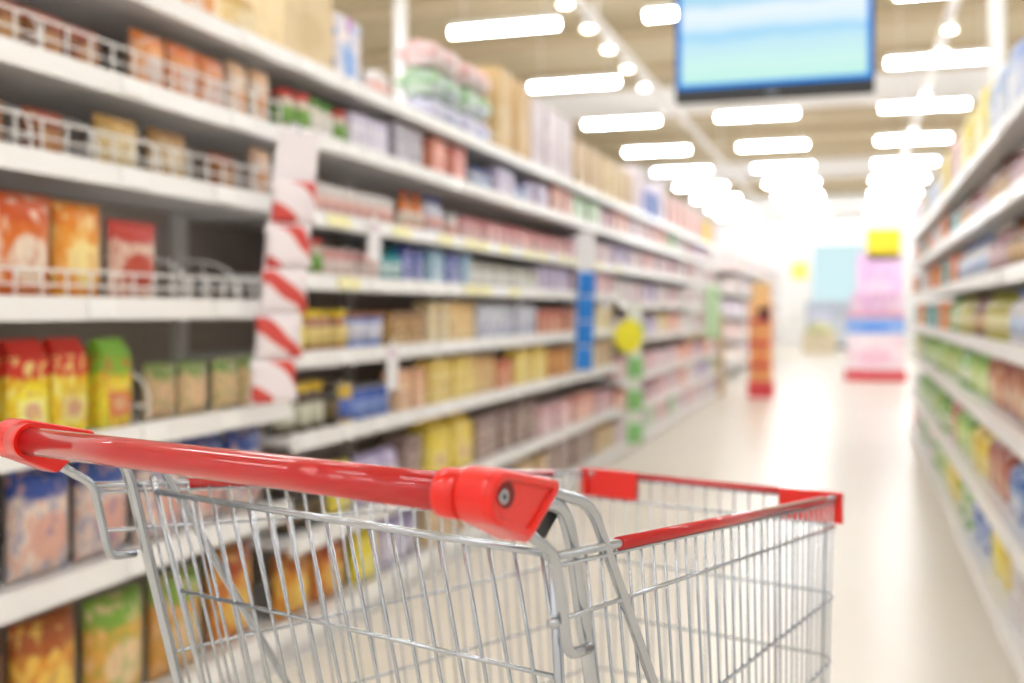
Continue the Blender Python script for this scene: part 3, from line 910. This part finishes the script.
def stripe_mat(name, ca, cb, scale):
    if name in MATS:
        return MATS[name]
    m = bpy.data.materials.new(name)
    m.use_nodes = True
    nt = m.node_tree
    b = nt.nodes['Principled BSDF']
    b.inputs['Roughness'].default_value = .3
    tc = nt.nodes.new('ShaderNodeTexCoord')
    wv = nt.nodes.new('ShaderNodeTexWave')
    wv.wave_type = 'BANDS'
    wv.bands_direction = 'DIAGONAL'
    wv.inputs['Scale'].default_value = scale
    wv.inputs['Distortion'].default_value = 3.0
    cr = nt.nodes.new('ShaderNodeValToRGB')
    cr.color_ramp.elements[0].position = .66
    cr.color_ramp.elements[0].color = (*lin(ca), 1)
    cr.color_ramp.elements[1].position = .78
    cr.color_ramp.elements[1].color = (*lin(cb), 1)
    oi = nt.nodes.new('ShaderNodeObjectInfo')
    va = nt.nodes.new('ShaderNodeVectorMath')
    nt.links.new(tc.outputs['Object'], va.inputs[0])
    nt.links.new(oi.outputs['Random'], va.inputs[1])
    nt.links.new(va.outputs[0], wv.inputs['Vector'])
    nt.links.new(wv.outputs['Fac'], cr.inputs[0])
    nt.links.new(cr.outputs[0], b.inputs['Base Color'])
    MATS[name] = m
    return m


def strip(s, zt, zb, w, n, pm, backm, name, label, plabel, cat, group, lean, sel=None, turn=.8, fillr=.95):
    """A hanging strip of packets; leans a little along the aisle."""
    off = .03 + .56 * w * math.cos(turn) + lean * math.sin(turn) * math.cos(turn)
    r = empty(name, (PL + off, s, zt), PI / 2)
    r.rotation_euler = (0, 0, turn)
    tag(r, label, 'display strip')
    H = zt - zb
    dx = -lean * math.sin(turn)
    m = MB().add([(-w * .5, .0, 0), (w * .5, .0, 0), (w * .5 + dx, 0, -H), (-w * .5 + dx, 0, -H),
                  (-w * .5, .003, 0), (w * .5, .003, 0), (w * .5 + dx, .003, -H), (-w * .5 + dx, .003, -H)],
                 [(3, 2, 1, 0), (4, 5, 6, 7), (0, 1, 5, 4), (1, 2, 6, 5), (2, 3, 7, 6), (3, 0, 4, 7)])
    obj('backing', m, backm, r)
    obj('hook', MB().tube(fillet([(0, 0, -.01), (0, .0, .03), (0, off * .7, .03)], .01), .003, 6), STEEL, r)
    top = H * (.18 if sel is None else sel)
    ph = (H - top) / n
    me = pouch_mesh(w * 1.08, ph * fillr, .03)
    me = me.mesh('packet')
    me.materials.append(pm)
    seal = MB().box(-w * .5, w * .5, .013, .017, ph * fillr - .01, ph * fillr + .004).mesh('seal')
    seal.materials.append(backm)
    words = ['topmost', 'second from top', 'third from top', 'fourth from top', 'fifth from top', 'sixth from top']
    for i in range(n):
        z = zt - top - ph * (i + 1) 
        f = (zt - z - ph / 2) / H
        o = obj('hanging_packet', me, None, None, (PL + off + .034 * math.sin(turn) - lean * f * math.sin(turn) * math.cos(turn), s - .034 * math.cos(turn) - lean * f * math.sin(turn) ** 2, z), (0, random.uniform(-.025, .025), turn))
        wd = words[i] if i < n - 1 else 'lowest'
        tag(o, '%s, %s' % (plabel, wd), 'packet', group)
        obj('seal', seal, None, o)


strip(2.95, 1.76, .915, .135, 5, stripe_mat('candy_stripe', '#f3e9ec', '#d24a42', 3.4), mat('strip_film', '#f1eaee', .4), 'display_strip',
      'pale hanging strip carrying red striped packets', 'red and white striped packet on hanging strip', 'packet', 'striped packets on the hanging strip', .13)
strip(6.85, 1.72, .80, .13, 4, mat('packet_blue', '#2f86e0', .35), mat('strip_white', '#f2f2f6', .4), 'display_strip',
      'white hanging strip carrying bright blue packets', 'bright blue packet on hanging strip', 'packet', 'blue packets on the hanging strip', .05, .28)
strip(8.5, 1.25, .12, .15, 4, mat('packet_green', '#8fcb80', .4), mat('strip_pale', '#eef2e8', .4), 'display_strip',
      'pale hanging strip carrying green packets', 'green packet on hanging strip', 'packet', 'green packets on the hanging strip', .02, .05, .8, .6)
strip(13.2, 1.55, .85, .22, 4, mat('packet_green_pale', '#b9d8ac', .4), mat('strip_pale', '#eef2e8', .4), 'display_strip',
      'far hanging strip carrying pale green packets', 'pale green packet on far hanging strip', 'packet', 'pale green packets on the far strip', .02, .1)
st = empty('price_starburst', (PL + .14, 8.05, 1.0), .8)
tag(st, 'yellow starburst price sign on the shelf edge by green strip', 'sign')
pts = [(math.cos(2 * PI * i / 20) * (.15 if i % 2 else .12), math.sin(2 * PI * i / 20) * (.15 if i % 2 else .12)) for i in range(20)]
obj('star', MB().add([(x, 0, z) for x, z in pts] + [(x, .006, z) for x, z in pts],
                     [tuple(range(20)), tuple(range(39, 19, -1))] + [(i, 20 + i, 20 + (i + 1) % 20, (i + 1) % 20) for i in range(20)]), mat('star_yellow', '#f4e93c', .5), st)
obj('clip', MB().tube([(0, .006, 0), (-.06, .08, -.01), (-.085, .105, -.02)], .006, 6), TAGW, st)

# ------------------------------------------------------------------ television
tv = empty('television', (-.446, 6.16, 2.40))
tag(tv, 'wide flat television with pale blue picture hanging over the aisle', 'television')
TW, TH = 1.10, .64
obj('case', MB().cbox(-TW / 2, TW / 2, 0, .06, 0, TH + .05, .012), BLACK, tv)
sm = bpy.data.materials.new('screen_picture')
sm.use_nodes = True
nt = sm.node_tree
nt.nodes.clear()
out = nt.nodes.new('ShaderNodeOutputMaterial')
em = nt.nodes.new('ShaderNodeEmission')
em.inputs['Strength'].default_value = .64
tc = nt.nodes.new('ShaderNodeTexCoord')
sp = nt.nodes.new('ShaderNodeSeparateXYZ')
nt.links.new(tc.outputs['Generated'], sp.inputs[0])
nz = nt.nodes.new('ShaderNodeTexNoise')
nz.inputs['Scale'].default_value = 3
nt.links.new(tc.outputs['Generated'], nz.inputs['Vector'])


def M_(op, a, b=None, clamp=False):
    n = nt.nodes.new('ShaderNodeMath')
    n.operation = op
    n.use_clamp = clamp
    for i, v in enumerate((a, b)):
        if v is None:
            continue
        if isinstance(v, (int, float)):
            n.inputs[i].default_value = v
        else:
            nt.links.new(v, n.inputs[i])
    return n.outputs[0]


zz = M_('ADD', sp.outputs['Z'], M_('MULTIPLY', M_('SUBTRACT', nz.outputs['Fac'], .5), .16))
cr = nt.nodes.new('ShaderNodeValToRGB')
els = cr.color_ramp.elements
stops = [(0, '#bdeee2'), (.22, '#cdf1ea'), (.40, '#c2e6f2'), (.50, '#a4d6f4'), (.56, '#d2ebf8'), (.72, '#eaf4fa'), (.86, '#a4d6ee'), (1, '#d6edf6')]
els[0].position, els[0].color = stops[0][0], (*lin(stops[0][1]), 1)
els[1].position, els[1].color = stops[-1][0], (*lin(stops[-1][1]), 1)
for p, c in stops[1:-1]:
    e = els.new(p)
    e.color = (*lin(c), 1)
nt.links.new(zz, cr.inputs[0])
ex = M_('MULTIPLY', M_('SUBTRACT', M_('ABSOLUTE', M_('SUBTRACT', sp.outputs['X'], .5)), .468), 60, True)
ez = M_('MULTIPLY', M_('SUBTRACT', M_('ABSOLUTE', M_('SUBTRACT', sp.outputs['Z'], .5)), .445), 40, True)
mx = nt.nodes.new('ShaderNodeMix')
mx.data_type = 'RGBA'
nt.links.new(M_('MAXIMUM', ex, ez), mx.inputs[0])
nt.links.new(cr.outputs[0], mx.inputs[6])
mx.inputs[7].default_value = (*lin('#0f8ae8'), 1)
nt.links.new(mx.outputs[2], em.inputs['Color'])
nt.links.new(em.outputs[0], out.inputs[0])
obj('screen', MB().box(-TW / 2 + .012, TW / 2 - .012, -.004, 0, .078, TH + .035), sm, tv)
obj('badge', MB().box(-.03, .03, -.003, 0, .022, .034), mat('badge_grey', '#8a8f98', .3, .6), tv)
for x in (-.3, .3):
    obj('hanging_rod', MB().lathe([(.015, TH + .05), (.015, CEIL - 2.40)], 10), WHITE, tv, (x, .03, 0))

# ------------------------------------------------------------------ far end of the aisle
# orange stand at the end of the left shelves
os_ = empty('display_stand', (-1.23, 14.95, 0))
tag(os_, 'slim orange display stand with red foot at the shelf end', 'display stand')
obj('base', MB().cbox(-.17, .17, -.17, .17, 0, .22, .01), mat('stand_red', '#de4a50', .4), os_)
obj('body', MB().cbox(-.15, .15, -.14, .14, .22, 1.30, .01), printed('#f0ae70', '#f2c486', '#ea9058'), os_)
obj('header', MB().cbox(-.13, .13, -.02, .02, 1.30, 1.58, .01), mat('stand_amber', '#f2c88c', .4), os_)
for i, z in enumerate((.42, .72, 1.02)):
    obj('tray', MB().box(-.15, .15, -.20, -.14, z, z + .05), mat('stand_red', '#de4a50', .4), os_)
o = obj('gift_bag', MB().cbox(-.07, .07, -.10, 0, 0, .16, .01), mat('bag_dark', '#5a2030', .4), None, (-1.17, 14.805 - .0, 1.071))
tag(o, 'small dark bag on the upper tray of orange stand', 'bag')
obj('bag_handle', MB().tube(fillet([(-.03, -.05, .16), (-.03, -.05, .2), (.03, -.05, .2), (.03, -.05, .16)], .02), .004, 6), mat('bag_dark', '#5a2030', .4), o)

# end cap after the left shelves: a tan board stack
e = empty('end_cap', (-2.05, 15.10, 0))
tag(e, 'tan wooden end panel closing the left shelves', 'panel')
obj('board', MB().cbox(-.25, .30, 0, .05, 0, 1.15, .005), mat('end_tan', '#d9c3a0', .6), e)
obj('top_rail', MB().cbox(-.26, .31, -.01, .06, 1.15, 1.19, .005), WHITE, e)

# pink promotional pallet
pk = empty('promotion_stand', (.33, 19.4, 0))
tag(pk, 'tall pink promotion stand with red base, end of aisle', 'display stand')
obj('base', MB().cbox(-.50, .50, -.4, .4, 0, .16, .01), mat('promo_red', '#dd3a48', .5), pk)
obj('bin', MB().cbox(-.46, .46, -.36, .36, .16, .80, .01), printed('#f4e4ee', '#f6eaf2', '#f2c6dc'), pk)
obj('blue_band', MB().cbox(-.47, .47, -.37, -.355, .80, 1.08, .005), printed('#8fb6f4', '#a9c6f6', '#3f86ee'), pk)
obj('rim', MB().cbox(-.49, .49, -.38, .38, 1.08, 1.13, .008), mat('promo_rose', '#ee9fb2', .5), pk)
obj('back_board', MB().cbox(-.30, .46, .22, .28, 1.13, 2.20, .02), printed('#eac8ec', '#e4bce8', '#f2dcf2'), pk)
ys = obj('sign_pole', MB().box(.12, .15, .24, .27, 2.20, 2.34), WHITE, pk)
obj('yellow_sign', MB().cbox(-.14, .44, .22, .27, 2.06, 2.62, .02), mat('sign_yellow', '#fbe22e', .5), pk)
gi = 0
for x, z, c, w in ((-.28, 1.131, '#f0d0e8', 'leftmost'), (0.0, 1.131, '#d8b0e0', 'middle'), (.28, 1.131, '#f4dcec', 'rightmost')):
    o = obj('promotion_pack', MB().cbox(-.12, .12, -.1, .1, 0, .34, .02), printed(c, '#e6b4dc', '#f6e6f2'), None, (.33 + x, 19.25, z))
    obj('top_flap', MB().box(-.11, .11, -.09, .0, .34, .343), mat('promo_rose', '#ee9fb2', .5), o)
    tag(o, 'pink pack standing on the promotion stand, %s of three' % w, 'pack', 'packs on the promotion stand')

# second block of shelves beyond the cross aisle
fw = ['nearest', 'middle', 'farthest']
for b in range(3):
    s0 = 18.6 + b * 3.6
    r = shelving('shelving_unit', 3.5, [1.9, 1.5, 1.1, .7, .3], (PL - .1, s0, 0), PI / 2, 'pale shelving unit beyond the cross aisle, %s of three' % fw[b], 'far shelving units', top_h=2.0)
    for i, z in enumerate([1.9, 1.5, 1.1, .7, .3]):
        for q in range(3):
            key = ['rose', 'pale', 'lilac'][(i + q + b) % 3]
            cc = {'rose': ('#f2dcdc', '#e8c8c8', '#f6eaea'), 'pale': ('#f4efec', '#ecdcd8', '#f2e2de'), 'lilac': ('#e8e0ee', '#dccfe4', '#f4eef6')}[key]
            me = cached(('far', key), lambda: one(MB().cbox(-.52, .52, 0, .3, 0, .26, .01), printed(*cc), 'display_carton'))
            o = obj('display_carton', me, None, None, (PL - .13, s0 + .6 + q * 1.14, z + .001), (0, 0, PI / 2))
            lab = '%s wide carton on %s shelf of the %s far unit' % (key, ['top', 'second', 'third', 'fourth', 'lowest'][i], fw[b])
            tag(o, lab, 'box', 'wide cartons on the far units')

# cold wall at the back: pale blue panel, chest freezer, bin of produce
bp = empty('wall_panel', (-.45, Y1 - .02, 0))
tag(bp, 'pale blue panel with an added glow on the far wall', 'panel')
obj('frame', MB().cbox(-1.05, 1.05, -.12, 0, 1.25, 3.6, .02), WHITE, bp)
obj('face', MB().box(-.97, .97, -.13, -.12, 1.35, 3.5), emit('panel_added_glow', '#d4f0f4', .62), bp)  # face given a glow to look bright; the panel is no lamp
fz = empty('chest_freezer', (-.55, 35.0, 0))
tag(fz, 'blue grey chest freezer at the far end of aisle', 'freezer')
obj('body', MB().cbox(-.9, .9, -.45, .45, .1, .95, .03), mat('freezer_grey', '#cdd5e0', .5), fz)
obj('foot', MB().box(-.85, .85, -.4, .4, 0, .1), BLACK, fz)
obj('lid', MB().cbox(-.92, .92, -.47, .47, .95, 1.5, .03), mat('freezer_lid', '#b9c3d2', .4), fz)
pb = empty('produce_bin', (-.95, 31.0, 0))
tag(pb, 'olive and tan produce bin standing before the freezer', 'bin')
obj('crate', MB().cbox(-.45, .45, -.3, .3, 0, .55, .02), mat('bin_tan', '#e2d6ba', .7), pb)
obj('heap', MB().lathe([(.4, .53), (.36, .68), (.25, .8), (.1, .86)], 12), mat('bin_olive', '#d2d2a4', .7), pb)
obj('price_board', MB().cbox(-.3, .3, .24, .27, .55, 1.15, .01), mat('bin_blue', '#d4d6ee', .6), pb)
hs = empty('hanging_sign', (-1.3, 27.0, 1.95))
tag(hs, 'small yellow sign hanging far down the aisle', 'sign')
obj('board', MB().cbox(-.2, .2, 0, .03, 0, .42, .01), mat('sign_yellow_pale', '#f8ea78', .5), hs)
for x in (-.15, .15):
    obj('cord', MB().tube([(x, .015, .42), (x, .015, CEIL - 1.95)], .004, 6), WHITE, hs)

# ------------------------------------------------------------------ the shopping cart
# cart frame: x to the pusher's right, y forward, z measured from the floor; RIM is the height of the rear rim
RIM = EYE - 0.174
cart = empty('shopping_cart', (-.1917 * math.cos(YAW) - .9008 * math.sin(YAW), -.1917 * math.sin(YAW) + .9008 * math.cos(YAW), 0), -.5999 + YAW)
tag(cart, 'steel wire shopping cart with red handle in the foreground', 'shopping cart')
LC, WR, WF, DZ = .863, .27, .204, -.0896


def P(x, y, z):
    return (x, y, RIM + z)


def rimw(y):
    return WR + (WF - WR) * y / LC


def rimz(y):
    return DZ * y / LC


def side_pt(sgn, t, drop):
    """Point on a basket side: t 0 rear .. 1 front, drop measured below the rim."""
    y = t * LC + .26 * drop * (1 - t)
    return (sgn * (WR + (WF - WR) * t - .03 * drop), y, rimz(t * LC) - drop)


basket = obj('basket', MB().tube(fillet([P(WR, 0, 0), P(WF, LC, DZ), P(-WF, LC, DZ), P(-WR, 0, 0)], .035, 6), .0034, 10), STEEL, cart)
# red sleeves on the rim
for sg in (1, -1):
    a, b = .123, .882
    obj('rim_sleeve', MB().tube([P(sg * rimw(a * LC), a * LC, rimz(a * LC)), P(sg * rimw(b * LC), b * LC, rimz(b * LC))], .0054, 12), SLEEVE, basket)
obj('rim_sleeve', MB().tube([P(-.115, LC, DZ), P(.14, LC, DZ)], .0052, 12), SLEEVE, basket)
# corner clips
for sg in (1, -1):
    m = MB()
    x0, x1 = sorted((sg * .112, sg * .192))
    prof = [(-.0072, -.037), (.0065, -.037), (.0065, .006), (-.0072, .006)]
    path = fillet([(sg * .117, LC, 0), (sg * WF, LC, 0), (sg * rimw(LC - .022), LC - .022, .0025)], .032, 6)
    vs, fs = [], []
    for i, p in enumerate(path):
        t = (path[min(i + 1, len(path) - 1)] - path[max(i - 1, 0)])
        t.z = 0
        t.normalize()
        nrm = Vector((t.y, -t.x, 0)) * (1 if sg < 0 else -1)     # outward
        for o_, z in prof:
            vs.append(P(*(p + nrm * o_ + Vector((0, 0, DZ + z)))))
    for i in range(len(path) - 1):
        for k in range(4):
            l = (k + 1) % 4
            fs.append((i * 4 + k, i * 4 + l, i * 4 + 4 + l, i * 4 + 4 + k))
    fs += [(3, 2, 1, 0), tuple(len(vs) - 4 + k for k in range(4))]
    m.add(vs, fs)
    obj('corner_clip', m, RED, basket)
# thin rod right under the rim and the rings below
RINGS = [(.0072, .0072, .0016), (.047, .041, .0021), (.185, .138, .0021), (.275, .228, .0021), (.36, .315, .0021), (.44, .40, .003)]
for a, b, r in RINGS:
    def rp(sg, t):
        d = a + (b - a) * t
        return P(*side_pt(sg, t, d))
    t0 = .0 if a < .1 else .05
    path = fillet([rp(1, t0), rp(1, .5), rp(1, 1), rp(-1, 1), rp(-1, .5), rp(-1, t0)], .035, 6)
    obj('ring', MB().tube(path, r, 8), STEEL, basket)
# side wires
for sg in (1, -1):
    for i in range(31):
        t = .06 + .905 * i / 30
        p0 = side_pt(sg, t, .0)
        p1 = side_pt(sg, t, .22)
        p2 = side_pt(sg, t, .44 + (.40 - .44) * t)
        off = .003 * sg
        obj('side_wire', MB().tube([P(p0[0] - off, p0[1], p0[2]), P(p1[0] - off, p1[1], p1[2]), P(p2[0] - off, p2[1], p2[2])], .00155, 6), STEEL, basket)
for i in range(17):
    x = -.185 + .37 * i / 16
    obj('front_wire', MB().tube([P(x, LC - .003, DZ), P(x * .98, LC - .003, DZ - .2), P(x * .96, LC - .003, DZ - .40)], .00155, 6), STEEL, basket)
# basket floor
for i in range(13):
    x = -.19 + .38 * i / 12
    obj('floor_wire', MB().tube([P(x * 1.3, .115, -.44), P(x, LC - .004, DZ - .40)], .002, 6), STEEL, basket)
for i in range(4):
    y = .25 + i * .17
    w_ = rimw(y) - .015
    z_ = -.44 + (DZ - .40 + .44) * (y - .115) / (LC - .115) - .004
    obj('floor_bar', MB().tube([P(-w_, y, z_), P(w_, y, z_)], .003, 6), STEEL, basket)

# rear gate, leaning forward towards its foot


def gp(x, z):
    return P(x, .045 - .27 * z, z)


gate = obj('gate', MB().tube([gp(-.236, -.010), gp(.233, -.012)], .0034, 10), STEEL, cart)
for z, r in ((-.116, .0023), (-.235, .0023), (-.36, .0023)):
    obj('gate_bar', MB().tube([gp(-.236, z), gp(.236 + z * .12, z)], r, 8), STEEL, gate)
for i in range(18):
    x = -.202 + .0252 * i
    obj('gate_wire', MB().tube([gp(x, -.008), gp(x, -.40)], .0018, 6), STEEL, gate)
obj('gate_post', MB().tube([gp(-.238, .006), gp(-.232, -.42)], .0034, 8), STEEL, gate)
obj('gate_post', MB().tube([gp(.237, -.014), gp(.190, -.42)], .0046, 8), STEEL, gate)
obj('rod_end', MB().ball(gp(.233, -.012), .0056), STEEL, gate)
obj('rod_end', MB().ball(P(.266, .003, -.048), .0048), STEEL, basket)

# handle
HY, HZ = -.0867, .0546
obj('handle_bar', MB().tube([P(-.250, HY, HZ), P(-.10, HY, HZ), P(.10, HY, HZ), P(.250, HY, HZ)], .0128, 24), SLEEVE, cart)
for sg in (1, -1):
    # bracket outline in the side plane (y, z)
    cy, cz, R = HY + .004, HZ, .0185
    prof = [(cy + R * math.cos(a), cz + R * math.sin(a)) for a in [math.radians(78 + 180 * i / 12) for i in range(13)]]
    prof += [(-.052, HZ - .0345), (-.047, HZ - .0335), (-.0435, HZ - .0305), (-.0105, HZ - .004), (-.0100, HZ - .0005), (-.013, HZ + .002)]
    prof = prof[::-1]
    m = MB()
    xa, xb = (.253, .281) if sg > 0 else (-.281, -.253)
    m.prism(prof, xa, xb, .004)
    cap = obj('handle_bracket', m, RED, cart, (0, 0, RIM))
    obj('collar', MB().tube([P(sg * .2385, HY, HZ - RIM), P(sg * .2395, HY, HZ - RIM), P(sg * .256, HY, HZ - RIM)], .0164, 24), RED, cap)
    # raised ridge around the outer face
    n = len(prof)
    my = sum(p[0] for p in prof) / n
    mz = sum(p[1] for p in prof) / n
    rid = [(sg * .2810, my + (y - my) * .83, mz + (z - mz) * .80) for y, z in prof]
    obj('ridge', MB().tube(rid, .0036, 8, True), RED, cap)
    # bolt on a dark red disc painted as the shade in its hole
    shade_disc = MB().tube([(sg * .2805, HY + .009, HZ + .001), (sg * .2818, HY + .009, HZ + .001)], .0085, 16)
    obj('bolt_hole_shade', shade_disc, mat('hole_shade_red', '#6e0d0d', .6), cap)
    bo = MB().tube([(sg * .2815, HY + .003, HZ + .001), (sg * .2838, HY + .003, HZ + .001)], .0048, 12)
    bolt = obj('bolt', bo, STEEL, cap)
    obj('bolt_socket_shade', MB().tube([(sg * .2836, HY + .003, HZ + .001), (sg * .2841, HY + .003, HZ + .001)], .0022, 6), BLACK, bolt)  # black disc painted as socket shade; no recess is cut
    # black plug that closes the inner half of the bracket
    if sg > 0:
        xa, xb = sorted((sg * .244, sg * .257))
        pl = [(-.02, HZ - .034), (.002, HZ - .045), (.0065, HZ - .045), (.034, HZ - .0235), (.030, HZ - .0145), (-.012, HZ - .006)]
        obj('tube_plug', MB().prism(pl[::1], xa, xb, .002), BLACK, cart, (0, 0, RIM))
    # support arm: out of the bracket, over and down to the chassis
    x = sg * .262
    obj('support_arm', MB().tube(fillet([P(x, -.03, .054), P(x, .062, .0275), P(x * .995, .25, -.27), P(sg * .235, .42, -.54)], .022, 6), .0046, 10), STEEL, cart)
    obj('rear_post', MB().tube(fillet([P(x, -.03, .040), P(x, .018, .0345), P(x, .033, .010), P(x * .995, .094, -.224), P(sg * .245, .19, -.60), P(sg * .245, .17, -.86)], .02, 6), .0056, 10), STEEL, cart)
    xh = sg * .270
    obj('hook', MB().tube(fillet([P(xh, -.055, .0345), P(xh, -.001, .0005), P(xh, .0165, -.0745), P(xh, .047, -.0765)], .012, 6), .0042, 10), STEEL, cart)

# chassis and castors
fr = MB()
for sg in (1, -1):
    fr.tube(fillet([P(sg * .245, .17, -.86), P(sg * .235, .42, -.84), P(sg * .17, .86, -.82)], .05), .010, 8)
fr.tube([P(-.235, .42, -.54), P(.235, .42, -.54)], .008, 8)
fr.tube([P(-.175, .83, -.82), P(.175, .83, -.82)], .010, 8)
fr.tube([P(-.245, .18, -.86), P(.245, .18, -.86)], .010, 8)
for sg in (1, -1):
    fr.tube([P(sg * .235, .42, -.54), P(sg * .20, .70, -.47)], .008, 8)
    fr.tube([P(sg * .235, .42, -.54), P(sg * .235, .42, -.84)], .008, 8)
obj('chassis', fr, STEEL, cart)
wh = MB().tube([(-.014, 0, .055), (-.010, 0, .055), (.010, 0, .055), (.014, 0, .055)], .055, 20).mesh('wheel')
wh.materials.append(mat('wheel_grey', '#4a4a4c', .6))
fk = MB().box(-.022, -.017, -.02, .02, .04, .125).box(.017, .022, -.02, .02, .04, .125).box(-.022, .022, -.02, .02, .12, .128).lathe([(.012, .125), (.012, .19)], 10).mesh('fork')
fk.materials.append(STEEL)
for x, y in ((.245, .19), (-.245, .19), (.172, .84), (-.172, .84)):
    c = obj('castor', fk, None, cart, (x, y, 0))
    obj('wheel', wh, None, c)
print('products', COUNT, sum(COUNT.values()))
